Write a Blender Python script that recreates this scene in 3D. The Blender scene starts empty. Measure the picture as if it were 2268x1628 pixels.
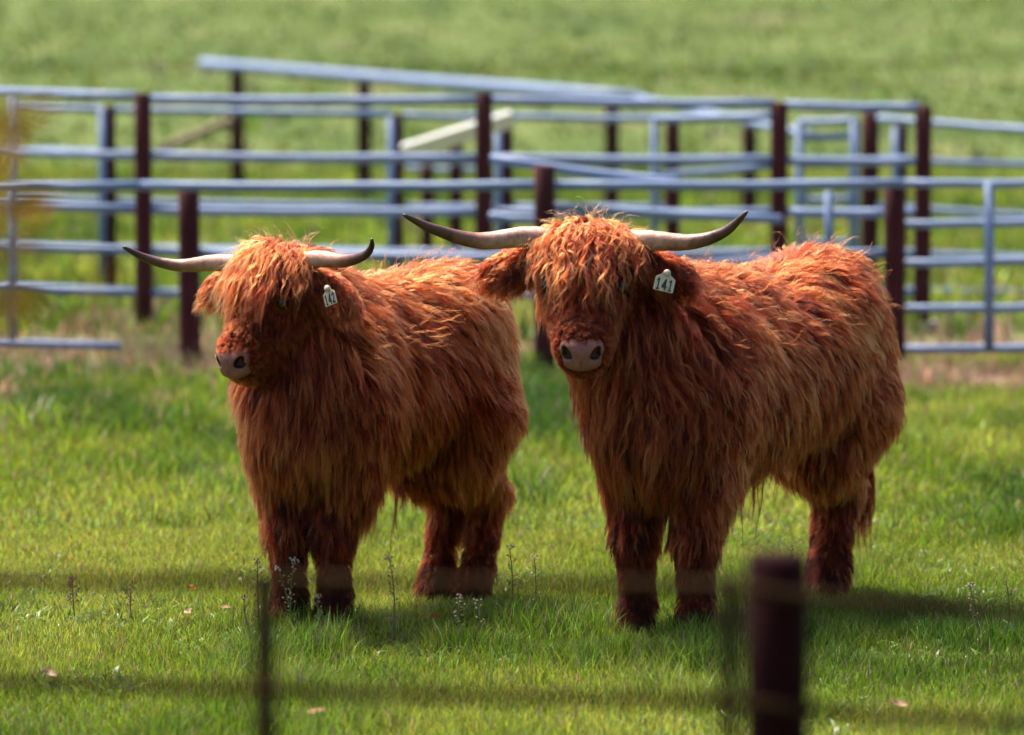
import bpy, math, random
import numpy as np
from mathutils import Vector

# ---------------------------------------------------------------- camera, sky, sun, exposure
sc = bpy.context.scene
col = sc.collection
IMW, IMH = 2268.0, 1628.0            # pixel frame used for reading positions off the photograph
FPX, CAMH, PITCH = 9240.0, 1.85, math.atan(656.0 / 9240.0)
cam_d = bpy.data.cameras.new('camera')
cam_d.sensor_width = 36.0
cam_d.lens = 36.0 * FPX / IMW
cam_d.clip_end = 3000.0
cam_d.dof.use_dof = True
cam_d.dof.focus_distance = 13.62
cam_d.dof.aperture_fstop = 2.4
cam = bpy.data.objects.new('camera', cam_d)
cam.location = (0, 0, CAMH)
cam.rotation_euler = (math.pi / 2 - PITCH, 0, 0)
col.objects.link(cam)
sc.camera = cam

SUN = Vector((-0.28, 0.32, 0.91)).normalized()     # direction towards the sun
world = bpy.data.worlds.new('World')
sc.world = world
world.use_nodes = True
wn = world.node_tree
for n in list(wn.nodes):
    wn.nodes.remove(n)
wo = wn.nodes.new('ShaderNodeOutputWorld')
wb = wn.nodes.new('ShaderNodeBackground')
ws = wn.nodes.new('ShaderNodeTexSky')
ws.sky_type = 'NISHITA'
ws.sun_disc = False
ws.sun_elevation = math.asin(SUN.z)
ws.sun_rotation = math.atan2(SUN.x, SUN.y)
ws.altitude = 200
ws.air_density = 0.8
ws.dust_density = 4.0
ws.ozone_density = 0.6
wb.inputs['Strength'].default_value = 0.075
wn.links.new(ws.outputs[0], wb.inputs[0])
wn.links.new(wb.outputs[0], wo.inputs[0])
sun_d = bpy.data.lights.new('sun', 'SUN')
sun_d.energy = 3.5
sun_d.angle = math.radians(18.0)
sun_d.color = (1.0, 0.93, 0.80)
sun = bpy.data.objects.new('sun', sun_d)
sun.rotation_euler = SUN.to_track_quat('Z', 'Y').to_euler()
sun.location = (0, 0, 30)
col.objects.link(sun)
sc.view_settings.view_transform = 'Standard'
sc.view_settings.look = 'None'
sc.view_settings.gamma = 1.0
sc.view_settings.use_curve_mapping = False
sc.view_settings.exposure = 1.85
sc.render.engine = 'CYCLES'
cy = sc.cycles
cy.max_bounces = 5
cy.diffuse_bounces = 3
cy.glossy_bounces = 4
cy.transmission_bounces = 4
cy.transparent_max_bounces = 8
cy.sample_clamp_indirect = 1.5
cy.use_adaptive_sampling = True
cy.adaptive_threshold = 0.015
cy.use_denoising = True
cy.denoising_prefilter = 'ACCURATE'
cy.denoiser = 'OPENIMAGEDENOISE'
sc.cycles_curves.shape = 'RIBBONS'

# ---------------------------------------------------------------- reading the photograph
FW = np.array((0, math.cos(PITCH), -math.sin(PITCH)))
UP = np.array((0, math.sin(PITCH), math.cos(PITCH)))
RT = np.array((1.0, 0, 0))
C0 = np.array((0, 0, CAMH))

def ray(px, py):
    return FW + RT * ((px - IMW / 2) / FPX) - UP * ((py - IMH / 2) / FPX)

def at(px, py, d):
    """point on the pixel's ray at world depth Y = d"""
    r = ray(px, py)
    return C0 + r * (d / r[1])

def gnd(px, py):
    r = ray(px, py)
    return C0 + r * (-CAMH / r[2])

# ---------------------------------------------------------------- small helpers
def tag(o, label=None, cat=None, group=None, kind=None):
    if label: o['label'] = label
    if cat: o['category'] = cat
    if group: o['group'] = group
    if kind: o['kind'] = kind
    return o

def empty(name, loc, rz=0.0):
    o = bpy.data.objects.new(name, None)
    o.location = loc
    o.rotation_euler = (0, 0, rz)
    o.empty_display_size = 0.2
    col.objects.link(o)
    return o

def mesh_obj(name, V, F, mat, parent=None, smooth=True):
    me = bpy.data.meshes.new(name)
    me.from_pydata([tuple(map(float, v)) for v in V], [], [tuple(map(int, f)) for f in F])
    me.materials.append(mat)
    if smooth:
        me.polygons.foreach_set('use_smooth', [True] * len(me.polygons))
    me.update()
    o = bpy.data.objects.new(name, me)
    col.objects.link(o)
    if parent is not None:
        o.parent = parent
    return o

def np_mesh(name, V, F, mat, attrs=None, smooth=False):
    """fast mesh from numpy arrays; F is (n,k)"""
    me = bpy.data.meshes.new(name)
    V = np.asarray(V, np.float32); F = np.asarray(F, np.int32)
    n, k = F.shape
    me.vertices.add(len(V)); me.vertices.foreach_set('co', V.ravel())
    me.loops.add(n * k); me.loops.foreach_set('vertex_index', F.ravel())
    me.polygons.add(n)
    me.polygons.foreach_set('loop_start', np.arange(0, n * k, k, dtype=np.int32))
    me.polygons.foreach_set('loop_total', np.full(n, k, np.int32))
    if smooth:
        me.polygons.foreach_set('use_smooth', np.ones(n, bool))
    me.update(calc_edges=True)
    me.validate()
    for an, arr in (attrs or {}).items():
        a = me.color_attributes.new(an, 'FLOAT_COLOR', 'POINT')
        a.data.foreach_set('color', np.asarray(arr, np.float32).ravel())
    me.materials.append(mat)
    o = bpy.data.objects.new(name, me)
    col.objects.link(o)
    return o

def unit(v):
    v = np.asarray(v, float)
    return v / np.maximum(np.linalg.norm(v, axis=-1, keepdims=True), 1e-9)

def tube(path, radii, sides=10, caps=True):
    """tube mesh along a path; returns V, F"""
    path = np.asarray(path, float); n = len(path)
    radii = np.broadcast_to(np.asarray(radii, float), (n,))
    T = np.gradient(path, axis=0); T = unit(T)
    ref = np.array((0, 0, 1.0)) if abs(T[0][2]) < 0.9 else np.array((1.0, 0, 0))
    V = []; F = []
    a = unit(np.cross(T[0], ref))
    for i in range(n):
        a = unit(a - T[i] * np.dot(a, T[i]))
        b = np.cross(T[i], a)
        for j in range(sides):
            t = 2 * math.pi * j / sides
            V.append(path[i] + radii[i] * (a * math.cos(t) + b * math.sin(t)))
    for i in range(n - 1):
        for j in range(sides):
            k = (j + 1) % sides
            F.append((i * sides + j, i * sides + k, (i + 1) * sides + k, (i + 1) * sides + j))
    if caps:
        F.append(tuple(range(sides - 1, -1, -1)))
        F.append(tuple((n - 1) * sides + j for j in range(sides)))
    return V, F

def noise2(x, y, seed=0):
    """smooth value noise in 0..1"""
    def h(i, j):
        v = np.sin(i * 127.1 + j * 311.7 + seed * 74.7) * 43758.5453
        return v - np.floor(v)
    xi, yi = np.floor(x), np.floor(y)
    fx, fy = x - xi, y - yi
    fx = fx * fx * (3 - 2 * fx); fy = fy * fy * (3 - 2 * fy)
    return (h(xi, yi) * (1 - fx) + h(xi + 1, yi) * fx) * (1 - fy) + (h(xi, yi + 1) * (1 - fx) + h(xi + 1, yi + 1) * fx) * fy

def noise3(p, f, seed=0):
    x, y, z = p[:, 0] * f, p[:, 1] * f, p[:, 2] * f
    def h(i, j, k):
        v = np.sin(i * 127.1 + j * 311.7 + k * 74.7 + seed * 19.19) * 43758.5453
        return v - np.floor(v)
    xi, yi, zi = np.floor(x), np.floor(y), np.floor(z)
    u, v, w = x - xi, y - yi, z - zi
    u = u * u * (3 - 2 * u); v = v * v * (3 - 2 * v); w = w * w * (3 - 2 * w)
    r = 0
    for di in (0, 1):
        for dj in (0, 1):
            for dk in (0, 1):
                r = r + h(xi + di, yi + dj, zi + dk) * (u if di else 1 - u) * (v if dj else 1 - v) * (w if dk else 1 - w)
    return r

# ---------------------------------------------------------------- materials
def mat_new(name):
    m = bpy.data.materials.new(name)
    m.use_nodes = True
    nt = m.node_tree
    for n in list(nt.nodes):
        nt.nodes.remove(n)
    out = nt.nodes.new('ShaderNodeOutputMaterial')
    return m, nt, out

def ramp(nt, fac, stops):
    r = nt.nodes.new('ShaderNodeValToRGB')
    while len(r.color_ramp.elements) < len(stops):
        r.color_ramp.elements.new(0.5)
    for e, (p, c) in zip(r.color_ramp.elements, stops):
        e.position = p; e.color = (*c, 1)
    nt.links.new(fac, r.inputs[0])
    return r.outputs[0]

def noise_node(nt, scale, detail=4, rough=0.6, coord='Object', stretch=None):
    tc = nt.nodes.new('ShaderNodeTexCoord')
    n = nt.nodes.new('ShaderNodeTexNoise')
    n.inputs['Scale'].default_value = scale
    n.inputs['Detail'].default_value = detail
    n.inputs['Roughness'].default_value = rough
    src = tc.outputs[coord]
    if stretch:
        mp = nt.nodes.new('ShaderNodeMapping'); mp.inputs['Scale'].default_value = stretch
        nt.links.new(src, mp.inputs[0]); src = mp.outputs[0]
    nt.links.new(src, n.inputs['Vector'])
    return n.outputs['Fac']

def mat_noise(name, stops, scale=8, rough=0.6, metal=0.0, bump=0.0, detail=5, spec=0.5, stretch=None):
    m, nt, out = mat_new(name)
    b = nt.nodes.new('ShaderNodeBsdfPrincipled')
    f = noise_node(nt, scale, detail, 0.6, 'Object', stretch)
    nt.links.new(ramp(nt, f, stops), b.inputs['Base Color'])
    b.inputs['Roughness'].default_value = rough
    b.inputs['Metallic'].default_value = metal
    b.inputs['Specular IOR Level'].default_value = spec
    if bump:
        bp = nt.nodes.new('ShaderNodeBump'); bp.inputs['Strength'].default_value = bump
        bp.inputs['Distance'].default_value = 0.01
        nt.links.new(f, bp.inputs['Height']); nt.links.new(bp.outputs[0], b.inputs['Normal'])
    nt.links.new(b.outputs[0], out.inputs[0])
    return m

def mat_leaf(name, attr='Col', trans=0.45, rough=0.5, spec=0.35):
    m, nt, out = mat_new(name)
    a = nt.nodes.new('ShaderNodeAttribute'); a.attribute_name = attr
    b = nt.nodes.new('ShaderNodeBsdfPrincipled')
    b.inputs['Roughness'].default_value = rough
    b.inputs['Specular IOR Level'].default_value = spec
    t = nt.nodes.new('ShaderNodeBsdfTranslucent')
    mx = nt.nodes.new('ShaderNodeMixShader'); mx.inputs[0].default_value = trans
    nt.links.new(a.outputs['Color'], b.inputs['Base Color'])
    nt.links.new(a.outputs['Color'], t.inputs['Color'])
    nt.links.new(b.outputs[0], mx.inputs[1]); nt.links.new(t.outputs[0], mx.inputs[2])
    nt.links.new(mx.outputs[0], out.inputs[0])
    return m

def mat_leafc(name, c, trans=0.4, rough=0.5):
    m, nt, out = mat_new(name)
    b = nt.nodes.new('ShaderNodeBsdfPrincipled')
    f = noise_node(nt, 60, 3)
    cc = ramp(nt, f, [(0.3, tuple(0.75 * x for x in c)), (0.7, tuple(min(1, 1.2 * x) for x in c))])
    b.inputs['Roughness'].default_value = rough
    t = nt.nodes.new('ShaderNodeBsdfTranslucent')
    mx = nt.nodes.new('ShaderNodeMixShader'); mx.inputs[0].default_value = trans
    nt.links.new(cc, b.inputs['Base Color']); nt.links.new(cc, t.inputs['Color'])
    nt.links.new(b.outputs[0], mx.inputs[1]); nt.links.new(t.outputs[0], mx.inputs[2])
    nt.links.new(mx.outputs[0], out.inputs[0])
    return m

def mat_hair(name, root, tip, dark, rough=0.45, radial=0.65):
    """per-strand tint attribute 0..1 from dark to tip colour, paler towards the strand's end"""
    m, nt, out = mat_new(name)
    a = nt.nodes.new('ShaderNodeAttribute'); a.attribute_name = 'tint'
    hi = nt.nodes.new('ShaderNodeHairInfo')
    c1 = ramp(nt, a.outputs['Fac'], [(0.0, dark), (0.5, root), (1.0, tip)])
    c2 = ramp(nt, a.outputs['Fac'], [(0.0, dark), (0.35, root), (0.75, tip), (1.0, tuple(min(0.9, x * 1.15) for x in tip))])
    mx = nt.nodes.new('ShaderNodeMix'); mx.data_type = 'RGBA'
    nt.links.new(hi.outputs['Intercept'], mx.inputs[0])
    nt.links.new(c1, mx.inputs[6]); nt.links.new(c2, mx.inputs[7])
    h = nt.nodes.new('ShaderNodeBsdfHairPrincipled')
    h.parametrization = 'COLOR'
    h.inputs['Roughness'].default_value = rough
    h.inputs['Radial Roughness'].default_value = radial
    h.inputs['Random Roughness'].default_value = 0.2
    h.inputs['IOR'].default_value = 1.30
    nt.links.new(mx.outputs[2], h.inputs['Color'])
    nt.links.new(h.outputs[0], out.inputs[0])
    return m

M = {}
M['coat'] = mat_hair('coat_hair', (0.100, 0.0066, 0.0010), (0.46, 0.082, 0.0200), (0.006, 0.0005, 0.0002))
M['skin'] = mat_noise('skin_hide', [(0.3, (0.06, 0.012, 0.004)), (0.7, (0.11, 0.024, 0.007))], 14, 0.9, bump=0.2, spec=0.05)
def mat_nose():
    m = mat_noise('nose_skin', [(0.25, (0.15, 0.050, 0.038)), (0.55, (0.22, 0.078, 0.062)), (0.8, (0.29, 0.112, 0.088))], 55, 0.46, bump=0.5, detail=6, spec=0.3)
    nt = m.node_tree
    b = next(n for n in nt.nodes if n.type == 'BSDF_PRINCIPLED')
    c = b.inputs['Base Color'].links[0].from_socket
    a = nt.nodes.new('ShaderNodeAttribute'); a.attribute_name = 'Col'       # dark lining of the nostrils
    mx = nt.nodes.new('ShaderNodeMix'); mx.data_type = 'RGBA'
    mx.inputs[7].default_value = (0.012, 0.004, 0.004, 1)
    nt.links.new(a.outputs['Fac'], mx.inputs[0]); nt.links.new(c, mx.inputs[6]); nt.links.new(mx.outputs[2], b.inputs['Base Color'])
    return m
M['nose'] = mat_nose()
M['eye'] = mat_noise('eye_dark', [(0.4, (0.006, 0.004, 0.003)), (0.6, (0.02, 0.008, 0.004))], 5, 0.08)
M['hoof'] = mat_noise('hoof_horn', [(0.3, (0.02, 0.012, 0.008)), (0.7, (0.06, 0.035, 0.02))], 30, 0.55, bump=0.2)
M['tag'] = mat_noise('tag_plastic', [(0.3, (0.30, 0.22, 0.15)), (0.45, (0.48, 0.40, 0.31)), (0.7, (0.58, 0.50, 0.41))], 45, 0.45)
M['ink'] = mat_noise('tag_ink', [(0.3, (0.012, 0.010, 0.012)), (0.7, (0.03, 0.025, 0.03))], 60, 0.5)
M['post'] = mat_noise('rusty_post', [(0.25, (0.032, 0.006, 0.008)), (0.55, (0.055, 0.011, 0.013)), (0.8, (0.09, 0.022, 0.022))], 6, 0.8, bump=0.5, spec=0.2, stretch=(4, 4, 0.6))
M['pipe'] = mat_noise('galvanised_pipe', [(0.25, (0.10, 0.145, 0.26)), (0.6, (0.175, 0.235, 0.385)), (0.85, (0.28, 0.335, 0.48))], 3, 0.55, metal=0.0, spec=0.3, bump=0.1, stretch=(0.8, 3, 3))
M['pale'] = mat_noise('pale_board', [(0.3, (0.72, 0.69, 0.68)), (0.7, (0.84, 0.82, 0.80))], 5, 0.6, bump=0.2)
M['brace'] = mat_noise('weathered_brace', [(0.3, (0.12, 0.08, 0.045)), (0.7, (0.22, 0.15, 0.09))], 8, 0.8, bump=0.3)
M['wood'] = mat_noise('dark_fence_wood', [(0.25, (0.011, 0.0013, 0.002)), (0.6, (0.018, 0.0022, 0.0035)), (0.85, (0.028, 0.005, 0.006))], 9, 0.9, bump=0.6, spec=0.08, stretch=(5, 5, 0.5))
M['wire'] = mat_noise('rusty_wire', [(0.3, (0.018, 0.009, 0.004)), (0.7, (0.032, 0.018, 0.008))], 30, 0.95, spec=0.03)
M['steel'] = mat_noise('rusty_steel', [(0.3, (0.018, 0.008, 0.004)), (0.7, (0.035, 0.016, 0.008))], 20, 0.85, spec=0.1)
M['concrete'] = mat_noise('concrete', [(0.3, (0.30, 0.24, 0.22)), (0.7, (0.42, 0.35, 0.32))], 12, 0.9, bump=0.4)
M['grass'] = mat_leaf('grass_blade', trans=0.42, rough=0.42, spec=0.4)
M['stem'] = mat_leafc('weed_stem', (0.13, 0.16, 0.05), 0.25)
M['weedleaf'] = mat_leafc('weed_leaf', (0.10, 0.17, 0.05), 0.4)
M['petal'] = mat_leafc('weed_petal', (0.36, 0.31, 0.25), 0.4)
M['pod'] = mat_leafc('weed_pod', (0.30, 0.24, 0.13), 0.3)
M['drystem'] = mat_leafc('dry_stem', (0.17, 0.10, 0.06), 0.2)
M['orangeleaf'] = mat_leafc('orange_dead_leaf', (0.42, 0.11, 0.025), 0.35)
M['tanleaf'] = mat_leafc('tan_dead_leaf', (0.48, 0.30, 0.18), 0.35)
M['ochre'] = mat_leafc('ochre_leaf', (0.15, 0.085, 0.004), 0.5, 1.0)

def mat_horn():
    m, nt, out = mat_new('horn')
    b = nt.nodes.new('ShaderNodeBsdfPrincipled')
    a = nt.nodes.new('ShaderNodeAttribute'); a.attribute_name = 'Col'
    f = noise_node(nt, 26, 6, 0.7)
    f2 = noise_node(nt, 7, 3, 0.6)
    sx = nt.nodes.new('ShaderNodeSeparateColor'); nt.links.new(a.outputs['Color'], sx.inputs[0])
    ad = nt.nodes.new('ShaderNodeMath'); ad.operation = 'MULTIPLY_ADD'
    ad.inputs[1].default_value = 0.42
    nt.links.new(f2, ad.inputs[0]); nt.links.new(sx.outputs[0], ad.inputs[2])
    sb = nt.nodes.new('ShaderNodeMath'); sb.operation = 'SUBTRACT'; sb.inputs[1].default_value = 0.21
    nt.links.new(ad.outputs[0], sb.inputs[0])
    c = ramp(nt, sb.outputs[0], [(0.0, (0.46, 0.225, 0.165)), (0.25, (0.52, 0.29, 0.215)), (0.48, (0.30, 0.125, 0.075)), (0.68, (0.10, 0.036, 0.025)), (1.0, (0.04, 0.014, 0.012))])
    mx = nt.nodes.new('ShaderNodeMix'); mx.data_type = 'RGBA'; mx.blend_type = 'MULTIPLY'
    mx.inputs[0].default_value = 0.75
    nt.links.new(c, mx.inputs[6])
    nt.links.new(ramp(nt, f, [(0.34, (0.22, 0.12, 0.07)), (0.45, (0.70, 0.62, 0.56)), (0.58, (0.95, 0.93, 0.9)), (0.7, (1.1, 1.1, 1.1))]), mx.inputs[7])
    nt.links.new(mx.outputs[2], b.inputs['Base Color'])
    b.inputs['Roughness'].default_value = 0.42
    bp = nt.nodes.new('ShaderNodeBump'); bp.inputs['Strength'].default_value = 0.6; bp.inputs['Distance'].default_value = 0.006
    nt.links.new(f, bp.inputs['Height']); nt.links.new(bp.outputs[0], b.inputs['Normal'])
    nt.links.new(b.outputs[0], out.inputs[0])
    return m
M['horn'] = mat_horn()

# ---------------------------------------------------------------- ground and hill (one sheet)
def ground_z(x, y):
    z = 0.05 * (noise2(x * 0.35, y * 0.35, 3) - 0.5) * np.clip((y - 17) / 6, 0, 1)
    t = np.clip((y - 70) / 60, 0, None)
    z = z + np.where(y > 70, 2.3 * t ** 1.4 + 0.35 * (noise2(x * 0.09, y * 0.09, 5) - 0.5) * np.clip(t * 3, 0, 1)
                     + 2.5 * (noise2(x * 0.03, y * 0.03, 8) - 0.5) * np.clip(t, 0, 1), 0)
    return z

def dry_zone(x, y):
    """bare, dry ground along the yard fence and in worn patches, 0..1"""
    n = noise2(x * 1.1, y * 0.55, 11)
    n2 = noise2(x * 3.1, y * 1.3, 12)
    band_l = 1.3 * np.exp(-((y - 26.0) / 0.9) ** 2) * (x < -1.3)
    band_r = 1.3 * np.exp(-((y - 25.0) / 0.9) ** 2) * (x > 2.0)
    band_m = np.exp(-((y - 27.5) / 1.2) ** 2) * 0.8
    yard = ((y > 27) & (y < 34)) * 0.25 * (n > 0.5)
    patch = np.exp(-((y - 23.2) / 0.5) ** 2) * (x < -1.0) * (n2 > 0.62) * 0.8
    far = np.clip((noise2(x * 0.35, y * 0.10, 13) - 0.82) * 4, 0, 1) * (y > 60) * 0.6
    v = np.maximum.reduce([band_l, band_r, band_m, yard, patch, far]) * (0.45 + 0.9 * n2)
    return np.clip(v, 0, 1)

ys = np.concatenate([np.arange(-6, 10, 1.0), np.arange(10, 30, 0.2), np.arange(30, 70, 1.0), np.arange(70, 180, 2.0), np.arange(180, 620, 12.0)])
us = np.linspace(-1, 1, 121)
gx = np.outer(6 + 0.55 * np.maximum(ys, 0), us)
gy = np.repeat(ys[:, None], len(us), 1)
gz = ground_z(gx, gy)
GV = np.stack([gx, gy, gz], -1).reshape(-1, 3)
ny, nx = gx.shape
idx = np.arange(ny * nx).reshape(ny, nx)
GF = np.stack([idx[:-1, :-1], idx[:-1, 1:], idx[1:, 1:], idx[1:, :-1]], -1).reshape(-1, 4)
dz = dry_zone(gx, gy).reshape(-1)
gcol = np.stack([dz, dz, dz, np.ones_like(dz)], -1)

def mat_ground():
    m, nt, out = mat_new('pasture_ground')
    b = nt.nodes.new('ShaderNodeBsdfPrincipled')
    b.inputs['Roughness'].default_value = 0.95
    b.inputs['Specular IOR Level'].default_value = 0.1
    big = noise_node(nt, 0.45, 7, 0.72, stretch=(1, 0.3, 1))
    mid = noise_node(nt, 0.9, 6, 0.7, stretch=(1, 0.5, 1))
    fine = noise_node(nt, 9, 5, 0.7)
    c1 = ramp(nt, big, [(0.32, (0.022, 0.044, 0.009)), (0.45, (0.056, 0.088, 0.019)), (0.56, (0.088, 0.120, 0.031)), (0.72, (0.13, 0.122, 0.06))])
    c2 = ramp(nt, mid, [(0.28, (0.45, 0.55, 0.40)), (0.5, (1, 1, 1)), (0.72, (1.35, 1.22, 1.3))])
    c3 = ramp(nt, fine, [(0.3, (0.55, 0.55, 0.55)), (0.6, (1.1, 1.1, 1.1))])
    def mul(a, bb, f=1.0):
        x = nt.nodes.new('ShaderNodeMix'); x.data_type = 'RGBA'; x.blend_type = 'MULTIPLY'; x.inputs[0].default_value = f
        nt.links.new(a, x.inputs[6]); nt.links.new(bb, x.inputs[7]); return x.outputs[2]
    g = mul(mul(c1, c2, 0.9), c3, 0.7)
    dry = ramp(nt, fine, [(0.3, (0.13, 0.070, 0.052)), (0.7, (0.30, 0.19, 0.155))])
    a = nt.nodes.new('ShaderNodeAttribute'); a.attribute_name = 'Col'
    mx = nt.nodes.new('ShaderNodeMix'); mx.data_type = 'RGBA'
    nt.links.new(a.outputs['Fac'], mx.inputs[0]); nt.links.new(g, mx.inputs[6]); nt.links.new(dry, mx.inputs[7])
    nt.links.new(mx.outputs[2], b.inputs['Base Color'])
    bp = nt.nodes.new('ShaderNodeBump'); bp.inputs['Strength'].default_value = 0.7; bp.inputs['Distance'].default_value = 0.06
    nt.links.new(fine, bp.inputs['Height']); nt.links.new(bp.outputs[0], b.inputs['Normal'])
    nt.links.new(b.outputs[0], out.inputs[0])
    return m
g = np_mesh('ground', GV, GF, mat_ground(), {'Col': gcol}, smooth=True)
tag(g, 'green pasture rising to a grassy hillside behind the yards', 'ground', kind='structure')

# ---------------------------------------------------------------- grass blades
rng = np.random.default_rng(7)

def blades(name, label, x, y, h, w, colr, bend=0.5, seg2=True, category='grass', zoff=0.0):
    n = len(x)
    z = ground_z(x, y) + zoff
    az = rng.uniform(0, 2 * np.pi, n)                     # blade's broad face
    la = rng.uniform(0, 2 * np.pi, n)                     # lean
    ln = h * bend * rng.uniform(0.1, 1.0, n)
    wx, wy = np.cos(az) * w / 2, np.sin(az) * w / 2
    lx, ly = np.cos(la) * ln, np.sin(la) * ln
    base = np.stack([x, y, z - 0.004], -1)
    W = np.stack([wx, wy, np.zeros(n)], -1)
    mid = base + np.stack([lx * 0.35, ly * 0.35, h * 0.58], -1)
    hh = np.sqrt(np.maximum(h ** 2 - (0.55 * ln) ** 2, (0.5 * h) ** 2))
    tip = base + np.stack([lx, ly, hh], -1)
    V = np.stack([base - W, base + W, mid - 0.8 * W, mid + 0.8 * W, tip], 1).reshape(-1, 3)
    o = np.arange(n)[:, None] * 5
    F = np.concatenate([o + [0, 1, 3], o + [0, 3, 2], o + [2, 3, 4]], 0)
    C = np.repeat(np.concatenate([colr, np.ones((n, 1))], 1)[:, None, :], 5, 1).reshape(-1, 4)
    ob = np_mesh(name, V, F, M['grass'], {'Col': C})
    tag(ob, label, category, kind='stuff')
    return ob

def scatter(n, d0, d1, wide=0.34):
    """uniform per ground area in the wedge the camera sees, with margins"""
    d = np.sqrt(rng.uniform(d0 * d0, d1 * d1, n))
    x = rng.uniform(-0.5, 0.5, n) * d * wide
    return x, d

def grass_color(x, y, n):
    p = noise2(x * 0.8, y * 0.45, 21) * 0.6 + noise2(x * 2.7, y * 1.6, 22) * 0.4
    green = np.array((0.170, 0.232, 0.015)); yel = np.array((0.300, 0.325, 0.042)); dk = np.array((0.070, 0.130, 0.012))
    t = np.clip((p - 0.25) / 0.5, 0, 1)[:, None]
    c = np.where(t < 0.5, dk + (green - dk) * t * 2, green + (yel - green) * (t - 0.5) * 2)
    c = c * rng.uniform(0.45, 1.55, (n, 1)) * (1 + rng.normal(0, 0.13, (n, 3)))
    straw = rng.uniform(0, 1, n) < 0.06 + 0.85 * np.clip(dry_zone(x, y) * 1.2, 0, 1)
    sc_ = np.array((0.36, 0.225, 0.150)) * rng.uniform(0.5, 1.25, (n, 1))
    c[straw] = sc_[straw]
    return np.clip(c, 0.004, 0.9)

def tuft_noise(x, y):
    return np.clip((noise2(x * 1.5, y * 0.9, 31) - 0.48) * 3.0, 0, 1) * np.clip((noise2(x * 5, y * 4, 32) - 0.25) * 2, 0, 1)

def field(name, label, n, d0, d1, h0, h1, w0, w1, tuft=1.0, wide=0.34, ease=0.0, mul=(1, 1, 1)):
    x, y = scatter(n, d0, d1, wide)
    t = tuft_noise(x, y)
    dz_ = dry_zone(x, y)
    keep = rng.uniform(0, 1, n) > dz_ * 0.85
    x, y, t = x[keep], y[keep], t[keep]; n = len(x)
    h = rng.uniform(h0, h1, n) * (1 + tuft * t) * (0.7 + 0.6 * noise2(x * 9, y * 9, 33))
    if ease:
        h = h * (0.38 + 0.62 * np.clip((y - d0) / ease, 0, 1))
    c = grass_color(x, y, n) * (1 - 0.45 * t[:, None] * np.array((1.0, 0.6, 0.5)))
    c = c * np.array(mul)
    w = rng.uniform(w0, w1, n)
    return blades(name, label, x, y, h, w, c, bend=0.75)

field('grass', 'short green pasture grass round the feet of the cows', 300000, 10.6, 16.6, 0.020, 0.050, 0.0026, 0.0050, tuft=2.1, wide=0.42)
field('grass', 'out of focus pasture grass between the cows and the yard fence', 250000, 15.6, 27.5, 0.05, 0.12, 0.0055, 0.012, tuft=1.0, ease=6.0, wide=0.52)
field('grass', 'grass growing inside and beyond the cattle yards', 110000, 27.5, 74, 0.08, 0.2, 0.02, 0.05, tuft=1.0, wide=0.62)

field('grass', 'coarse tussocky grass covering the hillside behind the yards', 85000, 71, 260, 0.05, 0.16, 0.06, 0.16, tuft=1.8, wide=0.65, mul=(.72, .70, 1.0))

# broad-leaved ground cover between the blades
n = 26000
x, y = scatter(n, 10.6, 17.0)
k = noise2(x * 2.3, y * 1.6, 51) + .35 * noise2(x * 8, y * 8, 52) > .78
x, y = x[k], y[k]; n = len(x)
c = np.array((0.14, 0.21, 0.045)) * rng.uniform(.5, 1.6, (n, 1)) * (1 + rng.normal(0, .12, (n, 3)))
blades('clover', 'low broad leaved clover and dock patches in the short grass', x, y, rng.uniform(.025, .05, n), rng.uniform(.009, .019, n), np.clip(c, 0, .9), 1.5, category='clover')

# taller, coarse weeds standing in the pasture on the left in front of the fence
n = 16000
x, y = scatter(n, 20.6, 25.2, 0.34)
k = (noise2(x * 1.6, y * 0.8, 41) > 0.5) & ((x < -1.35) | ((noise2(x * 1.1, y * 0.7, 43) > 0.66)))
x, y = x[k], y[k]; n = len(x)
c = grass_color(x, y, n) * rng.uniform(0.6, 1.5, (n, 1))
kk = rng.uniform(0, 1, n) < 0.10
c[kk] = np.array((0.42, 0.25, 0.17)) * rng.uniform(0.6, 1.2, (kk.sum(), 1))
kk = rng.uniform(0, 1, n) < 0.10
c[kk] = np.array((0.30, 0.38, 0.20)) * rng.uniform(0.7, 1.2, (kk.sum(), 1))
blades('tall_weeds', 'taller mixed green weeds in front of the yard fence', x, y, rng.uniform(0.08, 0.20, n), rng.uniform(0.008, 0.024, n), np.clip(c, 0, 0.9), 0.8)

# ---------------------------------------------------------------- signed-distance modelling of the animals
def rc(p, a, b, r1, r2):
    a = np.asarray(a, np.float32); ab = np.asarray(b, np.float32) - a
    t = np.clip(((p - a) @ ab) / max(float(ab @ ab), 1e-9), 0, 1)
    return np.linalg.norm(p - a - t[:, None] * ab, axis=1) - (r1 + (r2 - r1) * t)

def ell(p, c, r, R=None):
    q = p - np.asarray(c, np.float32)
    if R is not None:
        q = q @ np.asarray(R, np.float32).T          # rows of R are the ellipsoid's axes
    r = np.asarray(r, np.float32)
    k0 = np.linalg.norm(q / r, axis=1); k1 = np.linalg.norm(q / (r * r), axis=1)
    return k0 * (k0 - 1) / np.maximum(k1, 1e-6)

def smin(a, b, k):
    h = np.maximum(k - np.abs(a - b), 0) / k
    return np.minimum(a, b) - h * h * k * 0.25

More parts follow.
